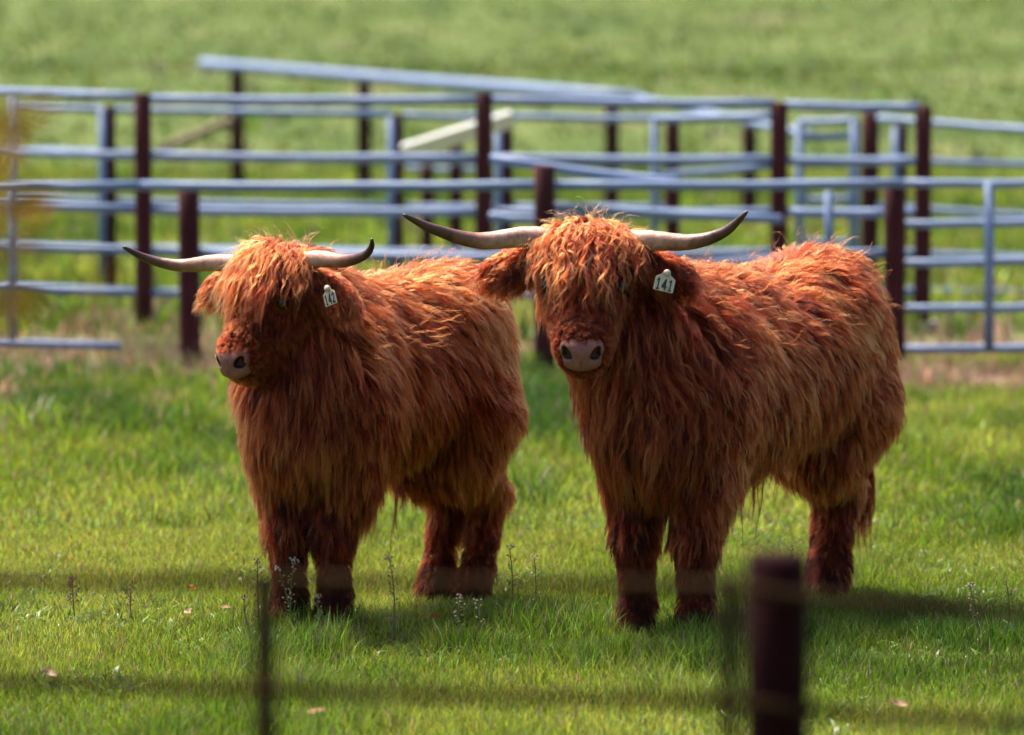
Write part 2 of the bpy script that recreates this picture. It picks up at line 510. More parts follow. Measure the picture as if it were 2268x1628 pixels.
class Sdf:
    def __init__(s): s.pr = []
    def cone(s, tg, a, b, r1, r2, k=0.06): s.pr.append((tg, k, rc, (np.array(a, float), np.array(b, float), r1, r2)))
    def ell(s, tg, c, r, R=None, k=0.06): s.pr.append((tg, k, ell, (c, r, R)))
    def __call__(s, p):
        p = np.asarray(p, np.float32); d = None
        for tg, k, f, a in s.pr:
            v = f(p, *a); d = v if d is None else smin(d, v, k)
        return d
    def grad(s, p, e=0.004):
        p = np.asarray(p, np.float32)
        ks = np.array(((1, -1, -1), (-1, -1, 1), (-1, 1, -1), (1, 1, 1)), np.float32)
        n = len(p)
        v = s(np.concatenate([p + k * e for k in ks]))
        gr = sum(k[None] * v[i * n:(i + 1) * n, None] for i, k in enumerate(ks))
        return sum(v[i * n:(i + 1) * n] for i in range(4)) / 4, unit(gr).astype(np.float32)
    def tags(s, p):
        p = np.asarray(p, np.float32)
        D = np.stack([f(p, *a) for tg, k, f, a in s.pr], 1)
        names = np.array([q[0] for q in s.pr])
        return names[np.argmin(D, 1)]

def surface_nets(f, lo, hi, h):
    lo = np.array(lo, float); hi = np.array(hi, float)
    dims = np.ceil((hi - lo) / h).astype(int) + 1
    ax = [lo[i] + h * np.arange(dims[i]) for i in range(3)]
    P = np.stack(np.meshgrid(*ax, indexing='ij'), -1).reshape(-1, 3).astype(np.float32)
    D = np.concatenate([f(P[i:i + 200000]) for i in range(0, len(P), 200000)]).reshape(dims)
    S = D < 0
    cs = [(i, j, k) for i in (0, 1) for j in (0, 1) for k in (0, 1)]
    sl = lambda o: tuple(slice(o[a], dims[a] - 1 + o[a]) for a in range(3))
    cnt = sum(S[sl(c)].astype(np.int8) for c in cs)
    act = (cnt > 0) & (cnt < 8)
    ci = np.argwhere(act)
    acc = np.zeros((len(ci), 3)); num = np.zeros(len(ci))
    for c in cs:
        for a in range(3):
            if c[a] == 0:
                e = list(c); e[a] = 1
                d0 = D[tuple((ci + c).T)]; d1 = D[tuple((ci + e).T)]
                m = (d0 < 0) != (d1 < 0)
                t = np.where(m, d0 / np.where(m, d0 - d1, 1), 0)
                q = ci + np.array(c) + t[:, None] * (np.array(e) - np.array(c))
                acc[m] += q[m]; num[m] += 1
    V = lo + h * acc / num[:, None]
    ix = -np.ones(act.shape, int); ix[tuple(ci.T)] = np.arange(len(ci))
    F = []
    for a in range(3):
        b, c = (a + 1) % 3, (a + 2) % 3
        A0 = [slice(None)] * 3; A1 = [slice(None)] * 3
        A0[a] = slice(0, dims[a] - 1); A1[a] = slice(1, dims[a])
        for q in (b, c):
            A0[q] = slice(1, dims[q] - 1); A1[q] = slice(1, dims[q] - 1)
        s0, s1 = S[tuple(A0)], S[tuple(A1)]
        e = np.argwhere(s0 != s1); off = np.zeros(3, int); off[b] = 1; off[c] = 1
        e = e + off
        fl = S[tuple(e.T)]
        def cell(db, dc):
            q = e.copy(); q[:, b] += db; q[:, c] += dc
            return ix[tuple(q.T)]
        quad = np.stack([cell(-1, -1), cell(0, -1), cell(0, 0), cell(-1, 0)], 1)
        quad[~fl] = quad[~fl][:, ::-1]
        F.append(quad)
    return V, np.concatenate(F)

# ---------------------------------------------------------------- hair
def make_curves(name, P, rad, tint, mat, parent):
    """P: (n, m, 3) strands"""
    n, m, _ = P.shape
    hc = bpy.data.hair_curves.new(name)
    hc.add_curves([m] * n)
    hc.attributes['position'].data.foreach_set('vector', np.ascontiguousarray(P, np.float32).ravel())
    ra = hc.attributes.get('radius') or hc.attributes.new('radius', 'FLOAT', 'POINT')
    s = np.linspace(0, 1, m)
    prof = np.clip(1.0 - 0.85 * s ** 2.2, 0.1, 1)
    ra.data.foreach_set('value', (rad[:, None] * prof[None]).astype(np.float32).ravel())
    ta = hc.attributes.new('tint', 'FLOAT', 'CURVE')
    ta.data.foreach_set('value', np.clip(tint, 0, 1).astype(np.float32))
    hc.materials.append(mat)
    o = bpy.data.objects.new(name, hc)
    col.objects.link(o)
    o.parent = parent
    return o

def grow(sdf, P0, N0, flow, L, lift, layer, grav, nseg, amp, freq, rg):
    flow = flow - N0 * np.sum(flow * N0, 1, keepdims=True)
    d = unit(unit(flow) + N0 * lift[:, None] + rg.normal(0, 0.12, P0.shape))
    p = P0.copy(); out = [p.copy()]
    G = np.array((0, 0, -1.0))
    for i in range(1, nseg + 1):
        s = i / nseg
        q = p + d * (L / nseg)[:, None]
        dist, gr = sdf.grad(q)
        off = 0.003 + layer * min(1.0, s * 2.5)
        pen = np.maximum(off - dist, 0)
        q = q + gr * pen[:, None]
        nd = unit(q - p)
        d = unit(nd + G * grav[:, None] + unit(flow) * 0.12)
        p = q; out.append(p.copy())
    path = np.stack(out, 1)
    T = unit(np.gradient(path, axis=1))
    side = unit(np.cross(T, N0[:, None, :]))
    s = np.linspace(0, 1, nseg + 1)[None, :]
    ph = rg.uniform(0, 2 * np.pi, (len(P0), 1)); ph2 = rg.uniform(0, 2 * np.pi, (len(P0), 1))
    w = amp[:, None] * np.clip(s * 1.8, 0, 1)
    path = path + side * (w * np.sin(2 * np.pi * freq[:, None] * s + ph))[..., None]
    path = path + N0[:, None, :] * (w * 0.5 * (1 + np.sin(2 * np.pi * freq[:, None] * 0.9 * s + ph2)))[..., None]
    return path

def children(path, N0, nch, radius, clump, rg, npts=10, frizz=0.0038, lenvar=(0.6, 1.08)):
    g, m, _ = path.shape
    k = np.repeat(np.arange(g), nch)
    n = len(k)
    t1 = unit(np.cross(N0, np.array((0.3, 0.5, 0.81)))); t2 = np.cross(N0, t1)
    r = np.sqrt(rg.uniform(0, 1, n)) * radius[k]; a = rg.uniform(0, 2 * np.pi, n)
    off = t1[k] * (r * np.cos(a))[:, None] + t2[k] * (r * np.sin(a))[:, None]
    ls = rg.uniform(*lenvar, n)
    s = np.linspace(0, 1, npts)
    u = np.clip(ls[:, None] * s[None], 0, 1.1) * (m - 1)
    i0 = np.clip(np.floor(u).astype(int), 0, m - 2); f = u - i0
    Q = path[k[:, None], i0] * (1 - f[..., None]) + path[k[:, None], i0 + 1] * f[..., None]
    cl = clump[k][:, None]
    shrink = 1 - np.minimum(cl, .985) * (s[None] ** 0.6)
    Q = Q + off[:, None, :] * shrink[..., None]
    ph = rg.uniform(0, 2 * np.pi, (n, 3)); fr = rg.uniform(0.8, 2.2, (n, 1))
    amp = frizz * rg.uniform(0.2, 1.6, (n, 1)) * s[None]
    for c in range(3):
        Q[:, :, c] += amp * np.sin(2 * np.pi * fr * s[None] + ph[:, c:c + 1])
    return Q, k

# ---------------------------------------------------------------- digits for the ear tags
DIG = {
    '1': [[(.18, 0), (.82, 0), (.82, .13), (.62, .13), (.62, 1), (.42, 1), (.14, .84), (.14, .70), (.38, .80), (.38, .13), (.18, .13)]],
    '4': [[(.58, 0), (.80, 0), (.80, .22), (.98, .22), (.98, .38), (.80, .38), (.80, 1), (.52, 1), (.02, .40), (.02, .22), (.58, .22)]],
    '2': [[(.06, 0), (.94, 0), (.94, .17), (.42, .17), (.80, .50), (.92, .70), (.86, .88), (.68, .99), (.42, 1.0), (.18, .92), (.06, .72), (.28, .66), (.36, .80), (.50, .84), (.64, .78), (.68, .66), (.60, .54), (.06, .14)]],
}

def prism(poly, t0, t1, fn):
    n = len(poly)
    V = [fn(x, y, t0) for x, y in poly] + [fn(x, y, t1) for x, y in poly]
    F = [tuple(range(n - 1, -1, -1)), tuple(range(n, 2 * n))] + [(i, (i + 1) % n, n + (i + 1) % n, n + i) for i in range(n)]
    return V, F

# ---------------------------------------------------------------- the cattle
def make_cow(name, label, cfg):
    rg = np.random.default_rng(cfg['seed'])
    ff, hf = cfg['front'], cfg['hind']                 # world ground points of the feet: (right, left)
    fm = (np.array(ff[0]) + ff[1]) / 2; hm = (np.array(hf[0]) + hf[1]) / 2
    fm[2] = hm[2] = 0
    O = (fm + hm) / 2
    ax = unit(fm - hm); rz = math.atan2(ax[1], ax[0])
    ca, sa = math.cos(rz), math.sin(rz)
    Rw = np.array(((ca, sa, 0), (-sa, ca, 0), (0, 0, 1.0)))       # world -> local
    loc = lambda p: Rw @ (np.asarray(p, float) - O)
    h = np.linalg.norm(fm - hm) / 2
    k = cfg['scale']; kw = cfg.get('girth', 1.0)
    root = empty(name, O, rz)
    tag(root, label, 'cow', 'shaggy ginger cattle in the pasture')
    S = Sdf()
    # trunk
    bx = [(1.14, .70, .15, .165, .20), (0.86, .79, .28, .20, .27), (0.30, .79, .36, .25, .275), (-0.35, .825, .36, .240, .265), (-0.84, .885, .26, .180, .230), (-1.00, .86, .16, .130, .19)]
    for i, (s_, c_, ra, rb, rcc) in enumerate(bx):
        S.ell('chest' if i == 0 else 'trunk', (s_ * h, 0, c_ * k), (ra * (h / 0.52), rb * k * kw, rcc * k), None, 0.12)
    S.ell('trunk', (0.62 * h, 0, 1.05 * k), (.30, .10 * k, .085 * k), None, 0.16)      # withers
    S.ell('trunk', (-0.74 * h, 0, 1.075 * k), (.22, .13 * k, .07 * k), None, 0.14)
    for sd in (-1, 1):
        S.ell('trunk', (0.76 * h, sd * .165 * k * kw, .80 * k), (.13, .085 * k, .22 * k), None, 0.07)     # shoulder
        S.ell('trunk', (-0.70 * h, sd * .15 * k * kw, 1.0 * k), (.09, .07 * k, .07 * k), None, 0.07)      # hook bone     # hooks and tail head
    # legs: (right, left)
    for sd, (fp, hp) in zip((-1, 1), zip(ff, hf)):
        a, b, _ = loc(fp)
        S.cone('upleg', (h * 0.95, sd * .15 * k * kw, .74 * k), (a - .03, b * .6 + sd * .06, .50 * k), .125 * k, .098 * k, .08)
        S.cone('upleg', (a - .03, b * .6 + sd * .06, .50 * k), (a + .015, b, .33 * k), .088 * k, .062 * k, .05)
        S.cone('lowleg', (a + .015, b, .33 * k), (a, b, .11 * k), .055 * k, .041 * k, .03)
        S.cone('lowleg', (a, b, .11 * k), (a + .025, b, .03), .045 * k, .050 * k, .03)
        a, b, _ = loc(hp)
        S.ell('thigh', (-h * 0.90, sd * .095 * k * kw, .74 * k), (.18, .10 * k, .24 * k), None, .10)
        S.cone('thigh', (-h * 0.90, sd * .11 * k, .66 * k), (a + .10, b * .7 + sd * .045, .52 * k), .15 * k, .11 * k, .08)
        S.cone('upleg', (a + .10, b * .7 + sd * .045, .52 * k), (a - .07, b, .385 * k), .10 * k, .064 * k, .05)
        S.cone('lowleg', (a - .07, b, .385 * k), (a - .01, b, .12 * k), .057 * k, .043 * k, .03)
        S.cone('lowleg', (a - .01, b, .12 * k), (a + .03, b, .03), .046 * k, .051 * k, .03)
    # head frame
    poll = loc(cfg['poll'])
    hy = cfg['yaw'] - rz                                # facing direction in local frame
    hd = np.array((math.cos(hy), math.sin(hy), 0)); th = math.radians(cfg['tilt'])
    nA = math.sin(th) * hd - math.cos(th) * np.array((0, 0, 1.0))
    oA = math.cos(th) * hd + math.sin(th) * np.array((0, 0, 1.0))
    lA = np.array((-hd[1], hd[0], 0))
    if cfg.get('roll'):
        rr = math.radians(cfg['roll']); lA0 = lA
        lA = lA0 * math.cos(rr) + nA * math.sin(rr); nA = nA * math.cos(rr) - lA0 * math.sin(rr)
    HR = np.stack([lA, oA, nA])
    q = cfg['head']
    H = lambda l, o, n_: poll + q * (lA * l + oA * o + nA * n_)
    # neck
    S.cone('neck', (h * 0.92, 0, .86 * k), H(0, -.20, .03), .205 * k, .125 * k, .12)
    S.cone('neck', (h * 1.02, 0, .68 * k), H(0, -.22, .16), .165 * k, .10 * k, .12)
    # skull
    S.ell('head', H(0, -.095, .05), np.array((.118, .095, .095)) * q, HR, .06)
    S.ell('head', H(0, -.085, .16), np.array((.122, .085, .12)) * q, HR, .06)
    S.cone('head', H(0, -.075, .18), H(0, -.07, .36), .078 * q, .066 * q, .05)
    for sd in (-1, 1):
        S.cone('cheek', H(sd * .055, -.15, .12), H(sd * .025, -.122, .34), .076 * q, .040 * q, .05)
        S.ell('head', H(sd * .092, -.055, .165), np.array((.03, .035, .045)) * q, HR, .03)      # brow
        S.cone('ear', H(sd * .10, -.11, .045), H(sd * .15, -.115, .055), .035 * q, .034 * q, .03)
        e1 = cfg['ear_drop'][0 if sd < 0 else 1]
        dirE = unit(lA * sd * 1.0 + nA * e1 - oA * 0.1)
        nE = unit(np.cross(dirE, unit(oA * 0.75 + hd * 0.3))); fE = np.cross(nE, dirE)
        S.ell('ear', H(sd * .135, -.115, .05) + dirE * .085 * q, np.array((.095, .045, .021)) * q, np.stack([dirE, nE, fE]), .02)
    S.ell('muzzle', H(0, -.080, .365), np.array((.080, .064, .055)) * q, HR, .045)
    S.ell('muzzle', H(0, -.128, .392), np.array((.058, .040, .045)) * q, HR, .04)
    # tail
    tl = [(-h - .10 * (h / .5), 0, 1.03 * k), (-h - .17 * (h / .5), 0, .90 * k), (-h - .16 * (h / .5), cfg['tail'] * .5, .62 * k), (-h - .15 * (h / .5), cfg['tail'], .44 * k)]
    for i in range(3):
        S.cone('tail', tl[i], tl[i + 1], .026 - .006 * i, .020 - .006 * i, .03)

    # body mesh
    pts = np.concatenate([np.array([np.asarray(pp[3][0]) for pp in S.pr]), [H(0, .1, -.1), H(.3, 0, .05), H(-.3, 0, .05), H(0, 0, .46), (h * 1.4, .34, 0), (-h * 1.5, -.34, 1.15)]])
    lo = pts.min(0) - .13; hi = pts.max(0) + .13; lo[2] = -0.01
    V, F = surface_nets(S, lo, hi, 0.0135)
    for _ in range(2):
        d_, g_ = S.grad(V); V = V - g_ * d_[:, None]
    body = np_mesh('body', V, F, M['skin'], smooth=True)
    body.parent = root
    # hooves
    for fp in list(ff) + list(hf):
        a, b, _ = loc(fp)
        VV = []; FF = []
        for sd in (-1, 1):
            prof = [(-.045, .0), (.062, .0), (.05, .035), (.03, .065), (-.035, .06)]
            v0 = len(VV)
            y0, y1 = (sd * .004, sd * .05)
            for yy, sc_ in ((y0, 1.0), ((y0 + y1) / 2, 1.06), (y1, .85)):
                VV += [(a + .012 + x_ * sc_ * k, b + yy * k, z_ * (1 if yy == y0 else .98) * k) for x_, z_ in prof]
            n_ = len(prof)
            for r_ in range(2):
                for i in range(n_):
                    j = (i + 1) % n_
                    FF.append((v0 + r_ * n_ + i, v0 + r_ * n_ + j, v0 + (r_ + 1) * n_ + j, v0 + (r_ + 1) * n_ + i))
            FF.append(tuple(v0 + i for i in range(n_ - 1, -1, -1))); FF.append(tuple(v0 + 2 * n_ + i for i in range(n_)))
        mesh_obj('hoof', VV, FF, M['hoof'], root, smooth=False)
    # nose pad with nostrils, finely meshed
    mA = unit(.60 * oA + .80 * nA); tA = np.cross(lA, mA)
    if np.dot(tA, oA) < 0: tA = -tA
    NR = np.stack([lA, mA, tA]); nc = H(0, -.080, .362) + mA * .053 * q
    N_ = lambda l, m_, t: nc + q * (lA * l + mA * m_ + tA * t)
    def nostril(p):
        c = None
        for sd in (-1, 1):
            ax1 = unit(tA * .72 + lA * sd * .69); ax2 = np.cross(ax1, mA)
            e = ell(p, N_(sd * .046, .030, .012), np.array((.025, .020, .0115)) * q, np.stack([ax1, mA, ax2]))
            e = smin(e, ell(p, N_(sd * .050, .026, -.004), np.array((.012, .016, .0085)) * q, NR), .010)
            c = e if c is None else np.minimum(c, e)
        return c
    def nose_sdf(p):
        d = ell(p, N_(0, 0, -.002), np.array((.052, .043, .046)) * q, NR)
        for sd in (-1, 1):
            d = smin(d, ell(p, N_(sd * .036, -.006, .014), np.array((.030, .036, .030)) * q, NR), .03)
        d = smin(d, ell(p, N_(0, .002, -.034), np.array((.056, .036, .020)) * q, NR), .025)
        a_ = -nostril(p); hh = np.maximum(.008 - np.abs(d - a_), 0) / .008
        d = np.maximum(d, a_) + hh * hh * .008 * .25
        gr = ell(p, N_(0, .046, -.03), np.array((.0025, .008, .026)) * q, NR)      # philtrum
        return np.maximum(d, -gr)
    V, F = surface_nets(nose_sdf, nc - .11 * q, nc + .11 * q, 0.0030)
    inn = np.clip(1 - (nostril(V) - .0005) / .0025, 0, 1)
    nose = np_mesh('nose', V, F, M['nose'], {'Col': np.stack([inn, inn, inn, np.ones_like(inn)], 1)}, smooth=True); nose.parent = root
    # eyes
    for sd in (-1, 1):
        ec = H(sd * .113, -.042, .178)
        VV = []; FF = []
        nu, nv = 14, 9
        for i in range(nv + 1):
            a_ = math.pi * i / nv
            for j in range(nu):
                b_ = 2 * math.pi * j / nu
                VV.append(ec + .025 * q * (lA * math.sin(a_) * math.cos(b_) * .8 + oA * math.sin(a_) * math.sin(b_) + nA * math.cos(a_)))
        for i in range(nv):
            for j in range(nu):
                FF.append((i * nu + j, i * nu + (j + 1) % nu, (i + 1) * nu + (j + 1) % nu, (i + 1) * nu + j))
        mesh_obj('eye', VV, FF, M['eye'], root)
    # horns
    horn_paths = []
    for pl in cfg['horns']:
        cp = np.array([loc(p_) for p_ in pl])
        ex = np.concatenate([[2 * cp[0] - cp[1]], cp, [2 * cp[-1] - cp[-2]]])
        path = []
        ns = 12
        for i in range(1, len(ex) - 2):
            for t in np.linspace(0, 1, ns, endpoint=(i == len(ex) - 3)):
                p0, p1, p2, p3 = ex[i - 1:i + 3]
                path.append(.5 * ((2 * p1) + (-p0 + p2) * t + (2 * p0 - 5 * p1 + 4 * p2 - p3) * t * t + (-p0 + 3 * p1 - 3 * p2 + p3) * t ** 3))
        path = np.array(path); horn_paths.append(path)
        L = np.concatenate([[0], np.cumsum(np.linalg.norm(np.diff(path, axis=0), axis=1))]); L /= L[-1]
        rad = cfg['horn_r'] * (1 - L) ** .62 * (1 - .1 * L) + .0035
        rad *= 1 + (.022 * np.sin(L * 62) + .014 * np.sin(L * 131 + 1)) * (1 - L)
        Vh, Fh = tube(path, rad, 18)
        colr = np.repeat(np.stack([L, L, L, np.ones_like(L)], 1), 18, 0)
        ho = mesh_obj('horn', Vh, Fh, M['horn'], root)
        ca_ = ho.data.color_attributes.new('Col', 'FLOAT_COLOR', 'POINT')
        ca_.data.foreach_set('color', colr.astype(np.float32).ravel())
    # ear tag
    tg = cfg['tag']
    tc = loc(tg['at']); yw = tg['yaw'] - rz
    tn = np.array((math.cos(yw), math.sin(yw), 0.0)); tr = np.array((-tn[1], tn[0], 0)); tu = np.array((0, 0, 1.0))
    # tr points to the animal's left = viewer's right
    rl = math.radians(tg['roll']); tr, tu = tr * math.cos(rl) + tu * math.sin(rl), tu * math.cos(rl) - tr * math.sin(rl)
    w_, h_ = tg['size']
    fn = lambda x_, y_, t_: tc + tr * x_ + tu * y_ + tn * (t_ + 0.10 * (y_ ** 2))
    outl = [(-.5, -.46), (-.46, -.5), (.46, -.5), (.5, -.46), (.5, .30), (.42, .42), (.22, .56), (.16, .80), (.08, .86), (-.08, .86), (-.16, .80), (-.22, .56), (-.42, .42), (-.5, .30)]
    Vt, Ft = prism([(x_ * w_, y_ * h_) for x_, y_ in outl], -.0012, .0012, fn)
    et = mesh_obj('ear_tag', Vt, Ft, M['tag'], root, smooth=False)
    et['label'] = 'cream plastic ear tag printed with the number ' + tg['text']
    nd = len(tg['text']); cw = w_ * .92 / nd
    for i, ch in enumerate(tg['text']):
        x0 = -w_ * .46 + i * cw
        for poly in DIG[ch]:
            Vd, Fd = prism([(x0 + cw * (.06 + .88 * u_), h_ * (-.44 + .74 * v_)) for u_, v_ in poly], .0013, .0022, fn)
            mesh_obj('tag_digit', Vd, Fd, M['ink'], et, smooth=False)
    Vb, Fb = tube([fn(0, h_ * .70, .001), fn(0, h_ * .70, .006)], .011, 14)
    mesh_obj('tag_button', Vb, Fb, M['tag'], et)

    # ------------------------------------------------ coat
    bm_ = body.data
    bm_.calc_loop_triangles()
    T = np.empty(len(bm_.loop_triangles) * 3, np.int32); bm_.loop_triangles.foreach_get('vertices', T); T = T.reshape(-1, 3)
    BV = np.empty(len(bm_.vertices) * 3, np.float32); bm_.vertices.foreach_get('co', BV); BV = BV.reshape(-1, 3)
    A = np.linalg.norm(np.cross(BV[T[:, 1]] - BV[T[:, 0]], BV[T[:, 2]] - BV[T[:, 0]]), axis=1) / 2
    cen = BV[T].mean(1)
    tgc = S.tags(cen)
    dens = {'trunk': 1.0, 'chest': 1.15, 'neck': 1.15, 'upleg': 1.3, 'lowleg': 2.2, 'thigh': 1.0, 'head': 3.2, 'cheek': 2.6, 'muzzle': 6.0, 'ear': 4.0, 'tail': 1.5}
    W = A * np.array([dens[t] for t in tgc]); W = W / W.sum()
    NG = cfg['guides']
    ti = rg.choice(len(T), NG, p=W)
    u, v = rg.uniform(0, 1, (2, NG)); su = np.sqrt(u)
    P0 = (1 - su)[:, None] * BV[T[ti, 0]] + (su * (1 - v))[:, None] * BV[T[ti, 1]] + (su * v)[:, None] * BV[T[ti, 2]]
    d_, N0 = S.grad(P0); P0 = P0 - N0 * d_[:, None]
    tg_ = S.tags(P0)
    hc_ = (P0 - poll) @ HR.T / q                       # head coordinates l, o, n
    # keep the nose pad and the mouth bare, and nothing below the grass line
    np_ = (P0 - nc) @ NR.T / q
    bare = (np.abs(np_[:, 0]) < .060) & (np_[:, 1] > -.034) & (np_[:, 2] > -.055) & (np_[:, 2] < .040) & (np.isin(tg_, ('muzzle', 'head', 'cheek')))
    for sd in (-1, 1):
        bare |= np.linalg.norm(P0 - H(sd * .118, -.042, .178), axis=1) < .036 * q
    keep = ~bare & (P0[:, 2] > .02)
    P0, N0, tg_, hc_ = P0[keep], N0[keep], tg_[keep], hc_[keep]
    n = len(P0)
    L = np.zeros(n); lift = np.full(n, .25); lay = np.zeros(n); grav = np.full(n, .10); amp = np.zeros(n); freq = np.full(n, 1.3); rad = np.zeros(n); cl = np.full(n, .75)
    flow = np.tile(np.array((-.45, 0, -1.0)), (n, 1)); flow[:, 0] -= .5 * np.clip(N0[:, 2], 0, 1); flow[:, 2] += .85 * np.clip(N0[:, 2], 0, 1)
    z = P0[:, 2] / k; sb = np.tanh(P0[:, 1] / .08) + rg.normal(0, .35, n); up = np.clip(N0[:, 2], 0, 1)
    flow[:, 1] += sb * .55 * up
    lowb = np.clip((.80 - z) / .3, 0, 1)
    cur = cfg['curl']
    def put(mask, L_, lift_, lay_, grav_, amp_, freq_, rad_, cl_):
        L[mask] = (L_ if np.isscalar(L_) else L_[mask]); lift[mask] = lift_; lay[mask] = lay_; grav[mask] = grav_
        amp[mask] = amp_ * cur; freq[mask] = freq_; rad[mask] = rad_; cl[mask] = cl_
    m_tr = tg_ == 'trunk'; put(m_tr, .110 + .045 * lowb - .02 * up, .13, .020, .10, .0055, 1.1, .0115, .84)
    m_ch = tg_ == 'chest'; put(m_ch, .120, .15, .022, .14, .006, 1.2, .0115, .84)
    m_nk = tg_ == 'neck'; put(m_nk, .145 + .02 * lowb, .15, .024, .12, .0065, 1.3, .0115, .84)
    m_th = tg_ == 'thigh'; put(m_th, .080 + 0 * z, .13, .015, .10, .004, 1.1, .0115, .82)
    m_ul = tg_ == 'upleg'; put(m_ul, .085 + 0 * z, .20, .015, .12, .004, 1.1, .010, .84)
    m_ll = tg_ == 'lowleg'; put(m_ll, .032 + .050 * np.clip((z - .20) / .14, 0, 1), .20, .007, .10, .003, 1.0, .008, .75)
    m_hd = tg_ == 'head'; put(m_hd, .045, .16, .008, .05, .003, 1.0, .0075, .6)
    m_ck = tg_ == 'cheek'; put(m_ck, .036, .16, .007, .06, .003, 1.0, .0075, .5)
    m_mz = tg_ == 'muzzle'; put(m_mz, .010, .30, .003, .02, .0005, 1.0, .006, .1)
    m_er = tg_ == 'ear'; put(m_er, .098, .30, .010, .18, .010, 1.4, .009, .93)
    m_tl = tg_ == 'tail'; put(m_tl, .07, .12, .008, .12, .004, 1.2, .008, .85)
    flow[m_ch | (m_nk & (N0[:, 0] > .4))] = (.05, 0, -1)
    flow[m_ll | m_ul] = (-.15, 0, -1)
    flow[m_hd] = nA * 1.0 + lA * (hc_[m_hd, :1] * 3.5)
    flow[m_ck] = (nA * .35 + np.array((0, 0, -1.0)) - oA * .5)
    flow[m_mz] = -mA * .6 + np.array((0, 0, -.7)) + lA * (hc_[m_mz, :1] * 5)
    flow[m_er] = lA * np.sign(hc_[m_er, :1]) * .9 + np.array((0, 0, -.75))
    flow[m_tl] = (0, 0, -1)
    # cow's belly hair hangs
    bel = (m_tr | m_ul | m_th) & (N0[:, 2] < -.35); L[bel] = np.clip(.11 + .04 * P0[bel, 0] / h, .08, .14); grav[bel] = .3; flow[bel] = (-.1, 0, -1)
    # bridge of the nose: hair brushed towards the nose
    brd = m_hd & (hc_[:, 2] > .22); cl[brd] = .25; rad[brd] = .007; L[brd] = .050; lift[brd] = .10; amp[brd] = .002; lay[brd] = .009; grav[brd] = .02; L[brd & (hc_[:, 2] > .29)] = .026; L[brd & (hc_[:, 2] > .34)] = .014
    # fetlock feather
    ft = m_ll & (z < .14); L[ft] = .05; lift[ft] = .5
    # direction noise of locks
    nz = np.stack([noise3(P0, 6, 1), noise3(P0, 6, 2), noise3(P0, 6, 3)], 1) - .5
    nz2 = np.stack([noise3(P0, 17, 4), noise3(P0, 17, 5), noise3(P0, 17, 6)], 1) - .5
    flow = unit(flow) + (nz * 1.0 + nz2 * .7) * cfg['messy'] * np.where(m_mz | m_ll | brd, .35, 1.0)[:, None]
    L *= rg.uniform(.7, 1.2, n) * (0.8 + .4 * noise3(P0, 5, 9))
    lay *= rg.uniform(.05, 1.0, n) * (.6 + .8 * noise3(P0, 8, 10))
    L *= cfg['fur'] * np.where(m_hd | m_mz | m_ck, 1 / max(cfg['fur'], 1e-3), 1)
    path = grow(S, P0, N0, flow, L, lift, lay, grav, 9, amp * rg.uniform(.3, 1.5, n), freq * rg.uniform(.7, 1.3, n), rg)
    # strands must stay above the turf
    path[:, :, 2] = np.maximum(path[:, :, 2], 0.012)
    rv = np.where(m_mz | brd, 1.0, np.exp(rg.normal(-.25, .42, n)).clip(.35, 2.0)); rad *= rv
    nch = np.clip((cfg['kids'] * rv ** 1.5 * np.where(m_mz, .8, np.where(m_hd | m_ck, .8, np.where(m_ll, .7, 1.0)))).astype(int), 4, 60)
    Q, kk = children(path, N0, nch, rad * 1.1, cl * np.where(rg.uniform(0, 1, n) < .33, .2, rg.uniform(.6, 1.12, n)), rg)
    Q[:, :, 2] = np.maximum(Q[:, :, 2], 0.008)
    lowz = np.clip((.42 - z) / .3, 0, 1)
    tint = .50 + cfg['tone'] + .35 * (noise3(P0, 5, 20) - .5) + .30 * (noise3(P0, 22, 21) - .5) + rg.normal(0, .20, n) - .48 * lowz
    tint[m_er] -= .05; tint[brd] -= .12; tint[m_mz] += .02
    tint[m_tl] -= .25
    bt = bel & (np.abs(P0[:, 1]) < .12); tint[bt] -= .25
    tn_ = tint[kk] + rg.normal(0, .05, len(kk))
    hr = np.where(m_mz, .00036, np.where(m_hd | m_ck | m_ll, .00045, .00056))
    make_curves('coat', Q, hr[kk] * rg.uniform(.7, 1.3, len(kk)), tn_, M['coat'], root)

    # ------------------------------------------------ forelock
    NF = cfg['lock_guides']
    lf = rg.uniform(-.135, .135, NF); nf = rg.uniform(-.10, .095, NF) 
    Pf = poll + q * (lf[:, None] * lA + nf[:, None] * nA + rg.uniform(-.05, .03, NF)[:, None] * oA)
    for _ in range(6):
        d_, g_ = S.grad(Pf); Pf = Pf - g_ * d_[:, None]
    d_, Nf = S.grad(Pf)
    lc = ((Pf - poll) @ lA) / q
    fl = nA * 1.0 + oA * .05 + lA * (lc * cfg['part'])[:, None] + rg.normal(0, cfg['messy'] * .35, (NF, 3))
    Lf = cfg['lock_len'] * rg.uniform(.5, 1.15, NF) * (1 - 5.0 * (np.abs(lc) - .045).clip(0, .11))
    pathf = grow(S, Pf, Nf, fl, Lf, np.full(NF, .34), rg.uniform(.006, cfg['lock_vol'], NF), np.full(NF, .30), 10, np.full(NF, .013 * cur) * rg.uniform(.3, 1.5, NF), rg.uniform(1.0, 2.4, NF), rg)
    hit = np.zeros(NF, bool)                            # leave the eyes peeping through
    for sd in (-1, 1):
        hit |= np.linalg.norm(pathf - H(sd * .118, -.030, .178), axis=2).min(1) < .056 * q
    ok = ~hit | (rg.uniform(0, 1, NF) < .08)
    pathf, Nf, Pf = pathf[ok], Nf[ok], Pf[ok]; NF = len(Pf)
    Qf, kf = children(pathf, Nf, np.full(NF, cfg['lock_kids']), np.full(NF, .009), rg.uniform(.7, .98, NF), rg, npts=12, frizz=.004)
